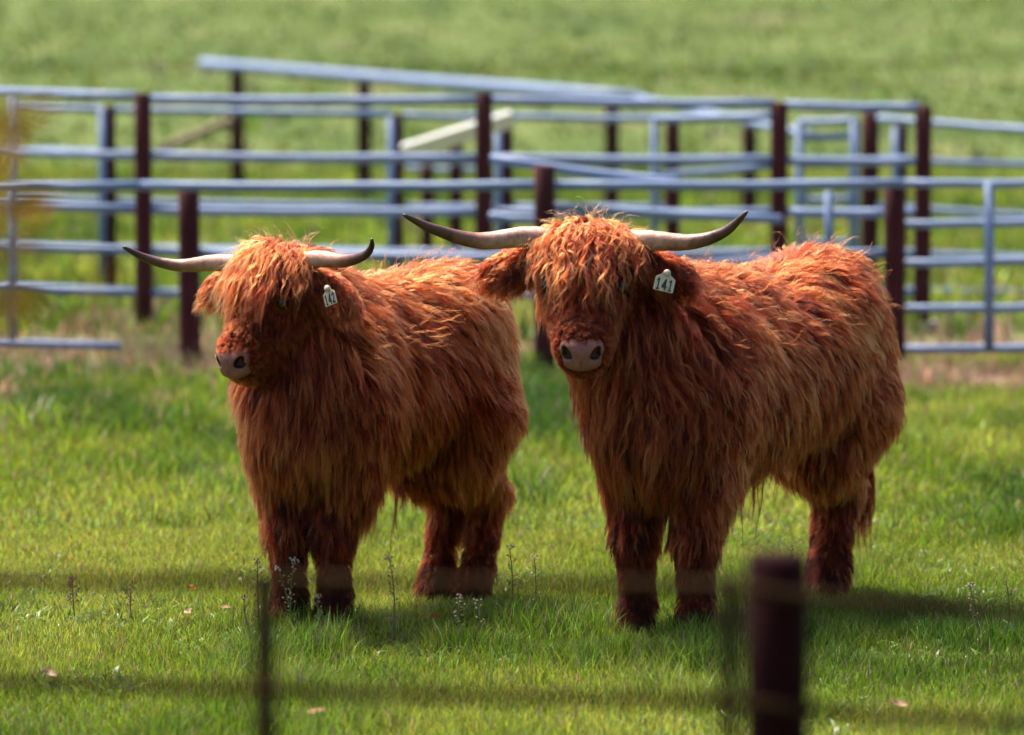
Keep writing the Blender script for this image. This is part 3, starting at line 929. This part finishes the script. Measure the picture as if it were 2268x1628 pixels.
    tf = .62 + cfg['tone'] + .3 * (noise3(Pf, 14, 23) - .5) + rg.normal(0, .22, NF)
    make_curves('forelock', Qf, .00060 * rg.uniform(.7, 1.3, len(kf)), tf[kf] + rg.normal(0, .05, len(kf)), M['coat'], root)
    # fly-away strands standing off the poll, neck and back
    fy = np.flatnonzero((up > .35) & (m_tr | m_nk | (m_hd & (hc_[:, 2] < .05))))
    wy = np.where(m_hd[fy], 6.0, 1.0); fy = rg.choice(fy, min(330, len(fy)), replace=False, p=wy / wy.sum()); ny_ = len(fy)
    pf = grow(S, P0[fy], N0[fy], flow[fy] + rg.normal(0, .8, (ny_, 3)), rg.uniform(.06, .13, ny_), rg.uniform(.5, 1.3, ny_), rg.uniform(.02, .05, ny_), np.full(ny_, .06), 8, np.full(ny_, .008), rg.uniform(.6, 1.6, ny_), rg)
    Qy, ky = children(pf, N0[fy], np.full(ny_, 3), np.full(ny_, .006), rg.uniform(0, .8, ny_), rg, frizz=.006)
    make_curves('loose_hair', Qy, np.full(len(ky), .00038), np.where(m_hd[fy], .75, .5)[ky], M['coat'], root)
    # ------------------------------------------------ tail switch and belly tassel
    NT = 60
    tb = np.array(tl[3]); Pt = tb + rg.normal(0, .012, (NT, 3)) + np.array((0, 0, .05)) * rg.uniform(-1, 2.0, NT)[:, None]
    ln_ = rg.uniform(.16, .30, NT) * k
    s = np.linspace(0, 1, 9)
    ph = rg.uniform(0, 6.28, NT)
    pt = Pt[:, None, :] + np.stack([np.zeros((NT, 9)), .012 * np.sin(ph[:, None] + s * 5) * s, -ln_[:, None] * s[None]], -1) + (unit(rg.normal(0, 1, (NT, 3))) * .022)[:, None, :] * np.sin(s * 2.6)[None, :, None]
    pt[:, :, 2] = np.maximum(pt[:, :, 2], .03)
    Qt, kt = children(pt, np.tile((1.0, 0, 0), (NT, 1)), np.full(NT, 26), np.full(NT, .014), rg.uniform(.7, .97, NT), rg, frizz=.006)
    make_curves('tail_switch', Qt, np.full(len(kt), .00045), rg.uniform(.0, .32, NT)[kt], M['coat'], root)
    NB = 8
    bc = np.array((cfg['tassel'][0] * h, cfg['tassel'][1], 0.0)) + np.stack([rg.normal(0, .05, NB), rg.normal(0, .03, NB), np.full(NB, .50 * k)], -1)
    for _ in range(5):
        d_, g_ = S.grad(bc); bc = bc - g_ * d_[:, None]
    ln_ = rg.uniform(.18, .34, NB) * k
    pt = bc[:, None, :] + np.stack([.018 * np.sin(rg.uniform(0, 6, (NB, 1)) + s * 4) * s, .015 * np.sin(rg.uniform(0, 6, (NB, 1)) + s * 4) * s, -ln_[:, None] * s[None]], -1)
    Qb, kb = children(pt, np.tile((0, 0, -1.0), (NB, 1)), np.full(NB, 16), np.full(NB, .009), rg.uniform(.8, .97, NB), rg, frizz=.005)
    make_curves('belly_tassel', Qb, np.full(len(kb), .0004), rg.uniform(.0, .12, NB)[kb], M['coat'], root)
    return root

V3 = lambda *a: np.array(a, float)
def foot(px, d):
    p = at(px, 1300, d); 
    t = at(px, 1300, d); return V3(t[0], d, 0)

deg = math.radians
# image-left animal: head carried in line with the body
dL = 13.67
make_cow('highland_cow', 'smaller shaggy ginger cow with ear tag ending in 42, muzzle turned away to one side', dict(
    seed=42, tone=.05, scale=1.008, girth=.88, head=.98, fur=1.0, curl=.6, messy=.40,
    front=(foot(642, 13.81), foot(742, 13.77)), hind=(foot(970, 14.51), foot(1054, 14.45)),
    poll=at(594, 552, dL), yaw=deg(-90 - 36), tilt=33, ear_drop=(.15, .35),
    horns=[[at(548, 586, 13.71), at(478, 582, 13.77), at(400, 588, 13.82), at(330, 574, 13.82), at(272, 547, 13.77)],
           [at(646, 584, 13.65), at(706, 574, 13.59), at(762, 578, 13.51), at(806, 566, 13.43), at(822, 548, 13.39), at(824, 529, 13.36)]],
    horn_r=.031, tag=dict(at=at(731, 660, 13.45), yaw=deg(-90 - 42), roll=18, size=(.054, .046), text='142'),
    tail=-.03, guides=20000, kids=12, lock_guides=950, lock_kids=14, lock_len=.215, lock_vol=.04, part=2.6, tassel=(-.05, 0)))
dR = 13.25
make_cow('highland_cow', 'larger shaggy ginger cow with ear tag ending in 41, staring straight at the viewer', dict(
    seed=141, tone=-.03, scale=1.05, girth=.98, head=1.04, fur=1.05, curl=1.0, messy=.55,
    front=(foot(1412, 13.58), foot(1543, 13.45)), hind=(foot(1826, 14.63), foot(1842, 14.51)),
    poll=at(1298, 505, dR), yaw=deg(-90 - 5), tilt=32, ear_drop=(.2, .3),
    horns=[[at(1236, 534, 13.31), at(1165, 525, 13.31), at(1060, 533, 13.29), at(965, 509, 13.23), at(892, 475, 13.17)],
           [at(1362, 540, 13.30), at(1432, 533, 13.28), at(1530, 536, 13.25), at(1604, 514, 13.20), at(1656, 468, 13.15)]],
    horn_r=.036, tag=dict(at=at(1472, 628, 13.15), yaw=deg(-90 + 6), roll=-13, size=(.064, .050), text='141'),
    tail=.05, guides=22000, kids=12, lock_guides=1050, lock_kids=14, lock_len=.22, lock_vol=.038, part=2.4, tassel=(-.05, 0)))

# ---------------------------------------------------------------- cattle yards
prng = random.Random(5)
def post(parent, px, ytop, d, w, mat=None, name='post', ybot=None, sides=12):
    t = at(px, ytop, d); z0 = -0.05 if ybot is None else at(px, ybot, d)[2]
    p0 = V3(t[0] + prng.uniform(-.008, .008), d, z0); p1 = V3(t[0], d, t[2])
    zs = np.linspace(0, 1, 6)
    path = [p0 + (p1 - p0) * q_ for q_ in zs]
    path.append(p1 + V3(0, 0, .006)); 
    rad = [w / 2 * (1.04 - .06 * q_ + prng.uniform(-.02, .02)) for q_ in zs] + [w / 2 * .86]
    V_, F_ = tube(path, rad, sides)
    loc_ = parent.location
    V_ = [v - np.array(loc_) for v in V_]
    return mesh_obj(name, V_, F_, mat or M['post'], parent)

def rail(parent, x0, y0, d0, x1, y1, d1, r=.030, mat=None, name='rail'):
    a, b = at(x0, y0, d0), at(x1, y1, d1)
    nseg = 7
    path = [a + (b - a) * (i / nseg) + V3(0, 0, -.012 * math.sin(math.pi * i / nseg) * prng.uniform(.4, 1)) for i in range(nseg + 1)]
    V_, F_ = tube(path, r, 12)
    V_ = [v - np.array(parent.location) for v in V_]
    return mesh_obj(name, V_, F_, mat or M['pipe'], parent)

def stile(parent, px, y0, y1, d, r=.028):
    a, b = at(px, y0, d), at(px, y1, d)
    V_, F_ = tube([a, (a + b) / 2, b], r, 12)
    return mesh_obj('upright', [v - np.array(parent.location) for v in V_], F_, M['pipe'], parent)

def yard(name, label, cat, px, d):
    p = at(px, 800, d)
    return tag(empty(name, (p[0], d, 0)), label, cat)

# tall yard fence with four dark posts
fa = yard('tall_yard_fence', 'tall pipe rail yard fence with four thick dark posts behind both cows', 'fence', 1070, 29.4)
for px, yt in ((316, 208), (1072, 208), (1726, 228), (2046, 238)):
    post(fa, px, yt, 29.4, .122)
for (x0, x1, ylist) in ((326, 1062, ((219, 221), (345, 350), (466, 469), (556, 560), (648, 650))),
                        (1082, 1716, ((221, 229), (350, 353), (470, 470), (560, 560), (650, 650))),
                        (1736, 2036, ((232, 238), (355, 356), (470, 470), (558, 560), (646, 645)))):
    for ya, yb in ylist:
        rail(fa, x0, ya, 29.4, x1, yb, 29.4, .033)
ft = at(2046, 745, 29.4)
mesh_obj('footing', [(ft[0] - fa.location[0] + sx * .16, sy * .14, z_) for z_ in (-.05, .09) for sx, sy in ((-1, -1), (1, -1), (1, 1), (-1, 1))],
         [(3, 2, 1, 0), (4, 5, 6, 7), (0, 1, 5, 4), (1, 2, 6, 5), (2, 3, 7, 6), (3, 0, 4, 7)], M['concrete'], fa, smooth=False)

ga = yard('pipe_gate', 'six-bar pipe gate angling away at the left end of the tall yard fence', 'gate', 150, 31.5)
for ya, yb in ((196, 213), (322, 346), (444, 465), (530, 555), (624, 646)):
    rail(ga, -620, ya - 18, 36.5, 304, yb, 29.5, .033)
stile(ga, 28, 200, 640, 33.0); 

# lower front fence
fn_ = yard('front_rail_fence', 'lower front fence of one long pale blue pipe on short dark posts', 'fence', 1205, 25.9)
post(fn_, 418, 424, 25.9, .134)
post(fn_, 1206, 368, 25.3, .128)
post(fn_, 1982, 412, 25.8, .136)
rail(fn_, -900, 418, 25.8, 312, 411, 25.8, .031)
post(fn_, -480, 424, 25.86, .134)
rail(fn_, 2330, 404, 25.9, 3000, 402, 25.9, .031)
post(fn_, 2420, 400, 25.96, .13)
rail(fn_, 314, 411, 25.8, 1240, 410, 25.45, .031)
rail(fn_, 1242, 410, 25.45, 2000, 406, 25.72, .031)
rail(fn_, 1085, 351, 25.6, 1500, 403, 25.6, .029)
rail(fn_, 1085, 478, 25.6, 1196, 487, 25.5, .029)
rail(fn_, 1222, 456, 25.5, 1730, 486, 25.9, .029)
rail(fn_, 442, 560, 25.9, 1190, 570, 25.5, .029)
rail(fn_, 1225, 600, 25.5, 1960, 560, 25.8, .029)

gl = yard('pipe_gate', 'low pipe gate at the left edge, its bottom bar just above dry grass', 'gate', 120, 25.9)
for ya, yb in ((448, 462), (540, 556), (632, 648), (750, 767)):
    rail(gl, -460, ya - 14, 25.9, 300 if yb < 700 else 268, yb, 26.0, .026)
stile(gl, 28, 410, 752, 25.86)

gr_ = yard('pipe_gate', 'five-bar pipe gate with a centre upright at the right edge of the yards', 'gate', 2140, 25.9)
for ya, yb in ((405, 404), (497, 486), (583, 570), (683, 677), (773, 767)):
    rail(gr_, 2004, ya, 25.9, 2400, yb, 25.9, .027)
stile(gr_, 2191, 404, 772, 25.86, .03)

gm = yard('pipe_gate', 'short pipe gate with one upright just left of the right front post', 'gate', 1860, 26.4)
rail(gm, 1752, 470, 26.4, 1956, 471, 26.4, .031); rail(gm, 1752, 558, 26.4, 1958, 562, 26.4, .031); rail(gm, 1752, 650, 26.4, 1958, 652, 26.4, .031)
stile(gm, 1836, 424, 660, 26.36, .028)

# middle fence
fb = yard('middle_yard_fence', 'middle yard fence of thin pipes seen through the tall fence', 'fence', 880, 34.5)
for px, yt, w in ((243, 236, .10), (880, 254, .105), (1122, 268, .10), (1490, 272, .12), (1928, 250, .15), (1997, 277, .10)):
    post(fb, px, yt, 34.5, w)
for x0, x1, yl in ((30, 868, ((238, 252), (330, 356), (440, 457), (545, 556))), (892, 1112, ((255, 257), (356, 358), (457, 458), (556, 557))),
                   (1132, 1480, ((258, 262), (358, 358), (458, 459), (557, 557)))):
    for ya, yb in yl:
        rail(fb, x0, ya, 34.5, x1, yb, 34.5, .030)
for ya, yb in ((262, 290), (350, 366), (455, 480), (556, 572), (640, 646), (718, 722)):
    rail(fb, 1946, ya, 34.4, 2330, yb, 33.0, .030)
    rail(fb, 2330, yb, 33.0, 2900, yb + 8, 33.0, .030)
for px, ya in ((226, 240), (866, 258), (1103, 262), (1983, 282)):
    stile(fb, px, ya, 655, 34.4, .03)
# short inner posts
fi = yard('pen_fence', 'pair of short dark posts standing inside the far pen', 'fence', 980, 40.0)
for px, yt in ((946, 368), (1010, 318)):
    post(fi, px, yt, 40.0, .13)
rail(fi, 900, 372, 40.0, 1060, 376, 40.0, .03)

bd = yard('pale_board', 'pale slanting board leaning between the middle posts', 'board', 1010, 33.6)
a, b = at(893, 338, 33.8), at(1136, 262, 33.3)
dirb = unit(b - a); nb = unit(np.cross(dirb, (0, 1, 0))); 
Vb = []
for p_ in (a, b):
    for s1, s2 in ((-1, -1), (1, -1), (1, 1), (-1, 1)):
        Vb.append(p_ + (nb * s1 * .06 + V3(0, -.05, 0) * s1) + unit(V3(0, .7, 0) + nb * .7) * s2 * .018 - np.array(bd.location))
mesh_obj('plank', Vb, [(3, 2, 1, 0), (4, 5, 6, 7), (0, 1, 5, 4), (1, 2, 6, 5), (2, 3, 7, 6), (3, 0, 4, 7)], M['pale'], bd, smooth=False)

g1 = yard('pipe_gate', 'half-open pipe gate with a drooping bar left of the third tall post', 'gate', 1580, 31.0)
stile(g1, 1450, 262, 600, 31.2)
rail(g1, 1450, 263, 31.2, 1712, 256, 30.4, .032)
rail(g1, 1456, 388, 31.2, 1706, 366, 30.4, .03)
rail(g1, 1450, 480, 31.2, 1706, 466, 30.4, .03)
rail(g1, 1450, 575, 31.2, 1706, 556, 30.4, .03)
g2 = yard('pipe_gate', 'narrow upright pipe gate framed between the two right tall posts', 'gate', 1830, 32.0)
stile(g2, 1771, 268, 640, 32.2, .034); stile(g2, 1892, 264, 640, 32.0, .038)
for ya, yb in ((270, 266), (302, 300), (362, 360), (442, 440), (536, 535), (636, 636)):
    rail(g2, 1771, ya, 32.2, 1892, yb, 32.0, .03)

# far fence, running back to the left
fc = yard('far_yard_fence', 'far fence whose single pale top rail slopes across above the others', 'fence', 805, 58.0)
rail(fc, 450, 141, 62, 1410, 217, 50, .085, M['pipe'])
for px, yt, d_, w in ((525, 150, 61, .21), (806, 180, 57.5, .20), (1356, 232, 51, .18), (1660, 262, 48, .17)):
    post(fc, px, yt, d_, w)
rail(fc, 352, 330, 60, 512, 268, 60.8, .07, M['brace'], 'brace')
rail(fc, 1410, 217, 50, 1800, 300, 46, .05)

# ---------------------------------------------------------------- near fence, in front of the camera
DN = 5.8
nf_ = yard('near_wire_fence', 'blurred near fence of a dark wooden post, thin pickets and two slack wires', 'fence', 1720, DN)
post(nf_, 1722, 1232, DN, .090, M['wood'], sides=16)
for px, yt, w in ((586, 1288, .031), (1616, 1284, .022)):
    post(nf_, px, yt, DN + .03, w, M['steel'], 'picket', sides=8)
for pts_ in ([(-80, 1286), (280, 1288), (586, 1284), (1000, 1293), (1616, 1300), (1720, 1316), (2000, 1342), (2360, 1362)],
             [(-80, 1508), (280, 1518), (586, 1528), (1000, 1540), (1616, 1556), (1720, 1566), (2000, 1588), (2360, 1606)]):
    path = np.array([at(x_, y_, DN - .06) for x_, y_ in pts_])
    V_, F_ = tube(path, .0088, 8)
    mesh_obj('wire', [v - np.array(nf_.location) for v in V_], F_, M['wire'], nf_)

# ---------------------------------------------------------------- flowering weeds standing in the sharp grass
def blade_leaf(base, direc, length, width, droop=.3):
    """a curved pointed leaf with a folded midrib; returns V, F"""
    direc = unit(direc); side = unit(np.cross(direc, (0, 0, 1.0)))
    V_ = []; F_ = []
    for i in range(5):
        t = i / 4; w = width * math.sin(math.pi * (0.12 + .88 * t)) * .5
        c = base + direc * length * t + V3(0, 0, -droop * length * t * t)
        V_ += [c - side * w, c - V3(0, 0, w * .35), c + side * w]
    for i in range(4):
        a_ = i * 3
        F_ += [(a_, a_ + 1, a_ + 4, a_ + 3), (a_ + 1, a_ + 2, a_ + 5, a_ + 4)]
    return V_, F_

def weed(px, ytop, pxb, yb, seed, label, dry=False, head=1.0):
    r_ = random.Random(seed)
    g0 = gnd(pxb, yb); d = g0[1]
    top = at(px, ytop, d + r_.uniform(-.03, .03))
    root = tag(empty('flowering_weed', g0), label, 'weed', 'seeding weeds in the pasture')
    top = top - g0; hgt = top[2]
    bend = V3(r_.uniform(-.02, .02), r_.uniform(-.02, .02), 0)
    fn = lambda t: top * t + bend * math.sin(math.pi * t)
    ts = np.linspace(0, 1, 9)
    V_, F_ = tube([fn(t) for t in ts], [.0030 * (1 - .5 * t) for t in ts], 5)
    st = M['drystem'] if dry else M['stem']
    pods = ([], []); fl = ([], [])
    def gem(store, c, sz):
        n0 = len(store[0])
        for v in ((1, 0, 0), (-1, 0, 0), (0, 1, 0), (0, -1, 0), (0, 0, 1.2), (0, 0, -.6)):
            store[0].append(c + V3(*v) * sz)
        for a_, b_ in ((0, 2), (2, 1), (1, 3), (3, 0)):
            store[1].append((n0 + a_, n0 + b_, n0 + 4)); store[1].append((n0 + b_, n0 + a_, n0 + 5))
    npd = int(10 * head)
    for i in range(npd):
        t = .42 + .52 * i / npd
        a_ = r_.uniform(0, 6.28); ln = r_.uniform(.012, .024) * (1.1 - .5 * t)
        p0 = fn(t); p1 = p0 + V3(math.cos(a_) * ln, math.sin(a_) * ln, ln * .55)
        v2, f2 = tube([p0, p1], [.0012, .0009], 4); o_ = len(V_)
        V_ += v2; F_ += [tuple(q_ + o_ for q_ in f_) for f_ in f2]
        gem(pods, p1, r_.uniform(.0036, .0058))
    for i in range(int(9 * head)):
        gem(fl, fn(1.0) + V3(r_.gauss(0, .007), r_.gauss(0, .007), r_.gauss(.002, .006)), r_.uniform(.0032, .0055))
    mesh_obj('stem', V_, F_, st, root, smooth=False)
    if pods[0]: mesh_obj('pod_cluster', pods[0], pods[1], M['drystem'] if dry else M['pod'], root, smooth=False)['kind'] = 'stuff'
    mesh_obj('flower_head', fl[0], fl[1], M['drystem'] if dry else M['petal'], root, smooth=False)
    for i in range(5):
        a_ = r_.uniform(0, 6.28); t = r_.choice((.02, .05, .08, .2, .32))
        v2, f2 = blade_leaf(fn(t), V3(math.cos(a_), math.sin(a_), .7), r_.uniform(.03, .06) * (1.1 - t), r_.uniform(.007, .012))
        mesh_obj('leaf', v2, f2, M['weedleaf'], root)
    return root

for i, w_ in enumerate((
    (570, 1243, 574, 1378, 'dark thin weed rising beside the top of the left blurred picket', True, 1.2),
    (652, 1245, 650, 1382, 'pale flowering weed in front of the foreleg of the smaller cow nearest the left picket', False, 1.6),
    (618, 1262, 656, 1384, 'leaning weed crossing the leg beside the pale flowering weed', False, .8),
    (704, 1322, 708, 1386, 'low weed with pinkish head in front of the second foreleg of the smaller cow', False, 1.0),
    (862, 1236, 864, 1404, 'tall weed in the gap between the fore and hind legs of the smaller cow', False, 1.2),
    (1020, 1326, 1022, 1410, 'straight short weed between the two hind feet of the smaller cow', False, 1.3),
    (1058, 1334, 1044, 1398, 'nodding weed at the right hind foot of the smaller cow', False, .9),
    (1184, 1236, 1186, 1380, 'faint tall weed alone between the two cows', False, .8),
    (1128, 1214, 1126, 1356, 'slender weed close to the rump side of the smaller cow', False, .8),
    (160, 1282, 166, 1352, 'dark leafy weed clump on the far left behind the near wire', True, 1.6),
    (290, 1302, 292, 1356, 'small brown seeding weed left of the left picket', True, .9),
    (540, 1326, 566, 1402, 'brown bent weed left of the left picket base', True, .7),
    (2148, 1296, 2166, 1424, 'pale weed leaning left near the right edge', False, 1.4),
    (2228, 1286, 2224, 1404, 'thin brown stalk with one pink seed head at the right edge', True, .5),
    (1752, 1220, 1792, 1330, 'weed poking up just right of the dark wooden post top', True, 1.1),
)):
    weed(w_[0], w_[1], w_[2], w_[3] + (26 if w_[3] < 1412 else 0), 100 + i, w_[4], w_[5], w_[6])

# fallen leaves
def fallen(px, py, size, mat, seed, label):
    r_ = random.Random(seed)
    g0 = gnd(px, py)
    root_z = r_.uniform(.045, .06)
    az = r_.uniform(0, 6.28); V_ = []; F_ = []
    for i in range(6):
        t = i / 5; w = size * .3 * math.sin(math.pi * (.06 + .88 * t))
        for s_ in (-1, 0, 1):
            V_.append(V3((t - .5) * size, s_ * w, size * (.22 * abs(s_) + .25 * (t - .5) ** 2)))
    for i in range(5):
        for j in (0, 1):
            a_ = i * 3 + j; F_.append((a_, a_ + 1, a_ + 4, a_ + 3))
    o = mesh_obj('fallen_leaf', V_, F_, M[mat])
    o.location = (g0[0], g0[1], root_z); o.rotation_euler = (r_.uniform(.3, .8), r_.uniform(-.3, .3), az)
    tag(o, label, 'leaf', 'dead leaves in the grass')
for i, f_ in enumerate(((424, 1338, .045, 'orangeleaf', 'orange dead leaf in the grass left of the left picket, below the upper wire'),
                        (420, 1392, .05, 'tanleaf', 'tan dead leaf lying farther down the grass left of the left picket'),
                        (500, 1386, .03, 'tanleaf', 'small tan dead leaf just left of the left picket'),
                        (108, 1528, .05, 'tanleaf', 'tan dead leaf by the lower wire near the left edge'),
                        (962, 1398, .035, 'orangeleaf', 'rusty dead leaf below the hind legs of the smaller cow'),
                        (866, 1408, .04, 'tanleaf', 'tan dead leaf below the belly of the smaller cow'),
                        (700, 1620, .05, 'tanleaf', 'pale dead leaf on the bottom edge right of the left picket'),
                        (588, 1544, .05, 'orangeleaf', 'rusty dead leaf beside the left picket at the lower wire'),
                        (1650, 1446, .05, 'tanleaf', 'pale dead leaf left of the dark wooden post'),
                        (1990, 1598, .05, 'tanleaf', 'pinkish dead leaf at the bottom right of the dark post'),
                        (1250, 1392, .035, 'orangeleaf', 'small orange dead leaf in the grass between the two cows'))):
    fallen(*f_[:4], 300 + i, f_[4])

# ---------------------------------------------------------------- blurred yellowing shrub at the left edge
r_ = random.Random(9)
DS = 5.0
sp = at(-70, 1600, DS)
sh = tag(empty('yellowing_shrub', (sp[0], DS, 0)), 'blurred ochre leafed twigs and dry stalks poking in at the left edge', 'shrub')
so = np.array(sh.location)
stems = [[(-70, 900), (-40, 560), (5, 330), (60, 322)], [(-80, 900), (-50, 620), (10, 520), (30, 440)], [(-90, 900), (-60, 700), (40, 640), (230, 600), (330, 612)],
         [(-90, 1000), (-60, 760), (60, 706), (260, 700), (330, 716)], [(-90, 800), (-50, 420), (30, 290), (20, 255)], [(-80, 620), (10, 560), (160, 545), (240, 560)]]
for i, pl in enumerate(stems):
    dd = DS + r_.uniform(-.2, .2)
    pts_ = [V3(sp[0] + r_.uniform(-.03, .03), dd, 0)] + [at(x_, y_, dd) for x_, y_ in pl]
    V_, F_ = tube([p_ - so for p_ in pts_], np.linspace(.005, .0018, len(pts_)), 6)
    mesh_obj('stem', V_, F_, M['ochre'] if i in (2, 3, 5) else M['drystem'], sh)
V_, F_ = blade_leaf(V3(0, 0, 0), V3(1, 0, .1), .05, .022)
lm = None
for i in range(58):
    cx, cy_, sx, sy = r_.choice(((10, 330, 36, 26), (0, 270, 22, 30), (4, 440, 22, 40), (10, 540, 26, 40), (0, 620, 22, 50), (40, 690, 60, 24)))
    p_ = at(r_.gauss(cx, sx), r_.gauss(cy_, sy), DS + r_.uniform(-.25, .25)) - so
    if lm is None:
        o = mesh_obj('leaf', V_, F_, M['ochre'], sh); lm = o.data
    else:
        o = bpy.data.objects.new('leaf', lm); col.objects.link(o); o.parent = sh
    o.location = p_; o.rotation_euler = (r_.uniform(-1, 1), r_.uniform(-1, 1), r_.uniform(0, 6.28))
    k_ = r_.uniform(.7, 1.3); o.scale = (k_, k_, k_)
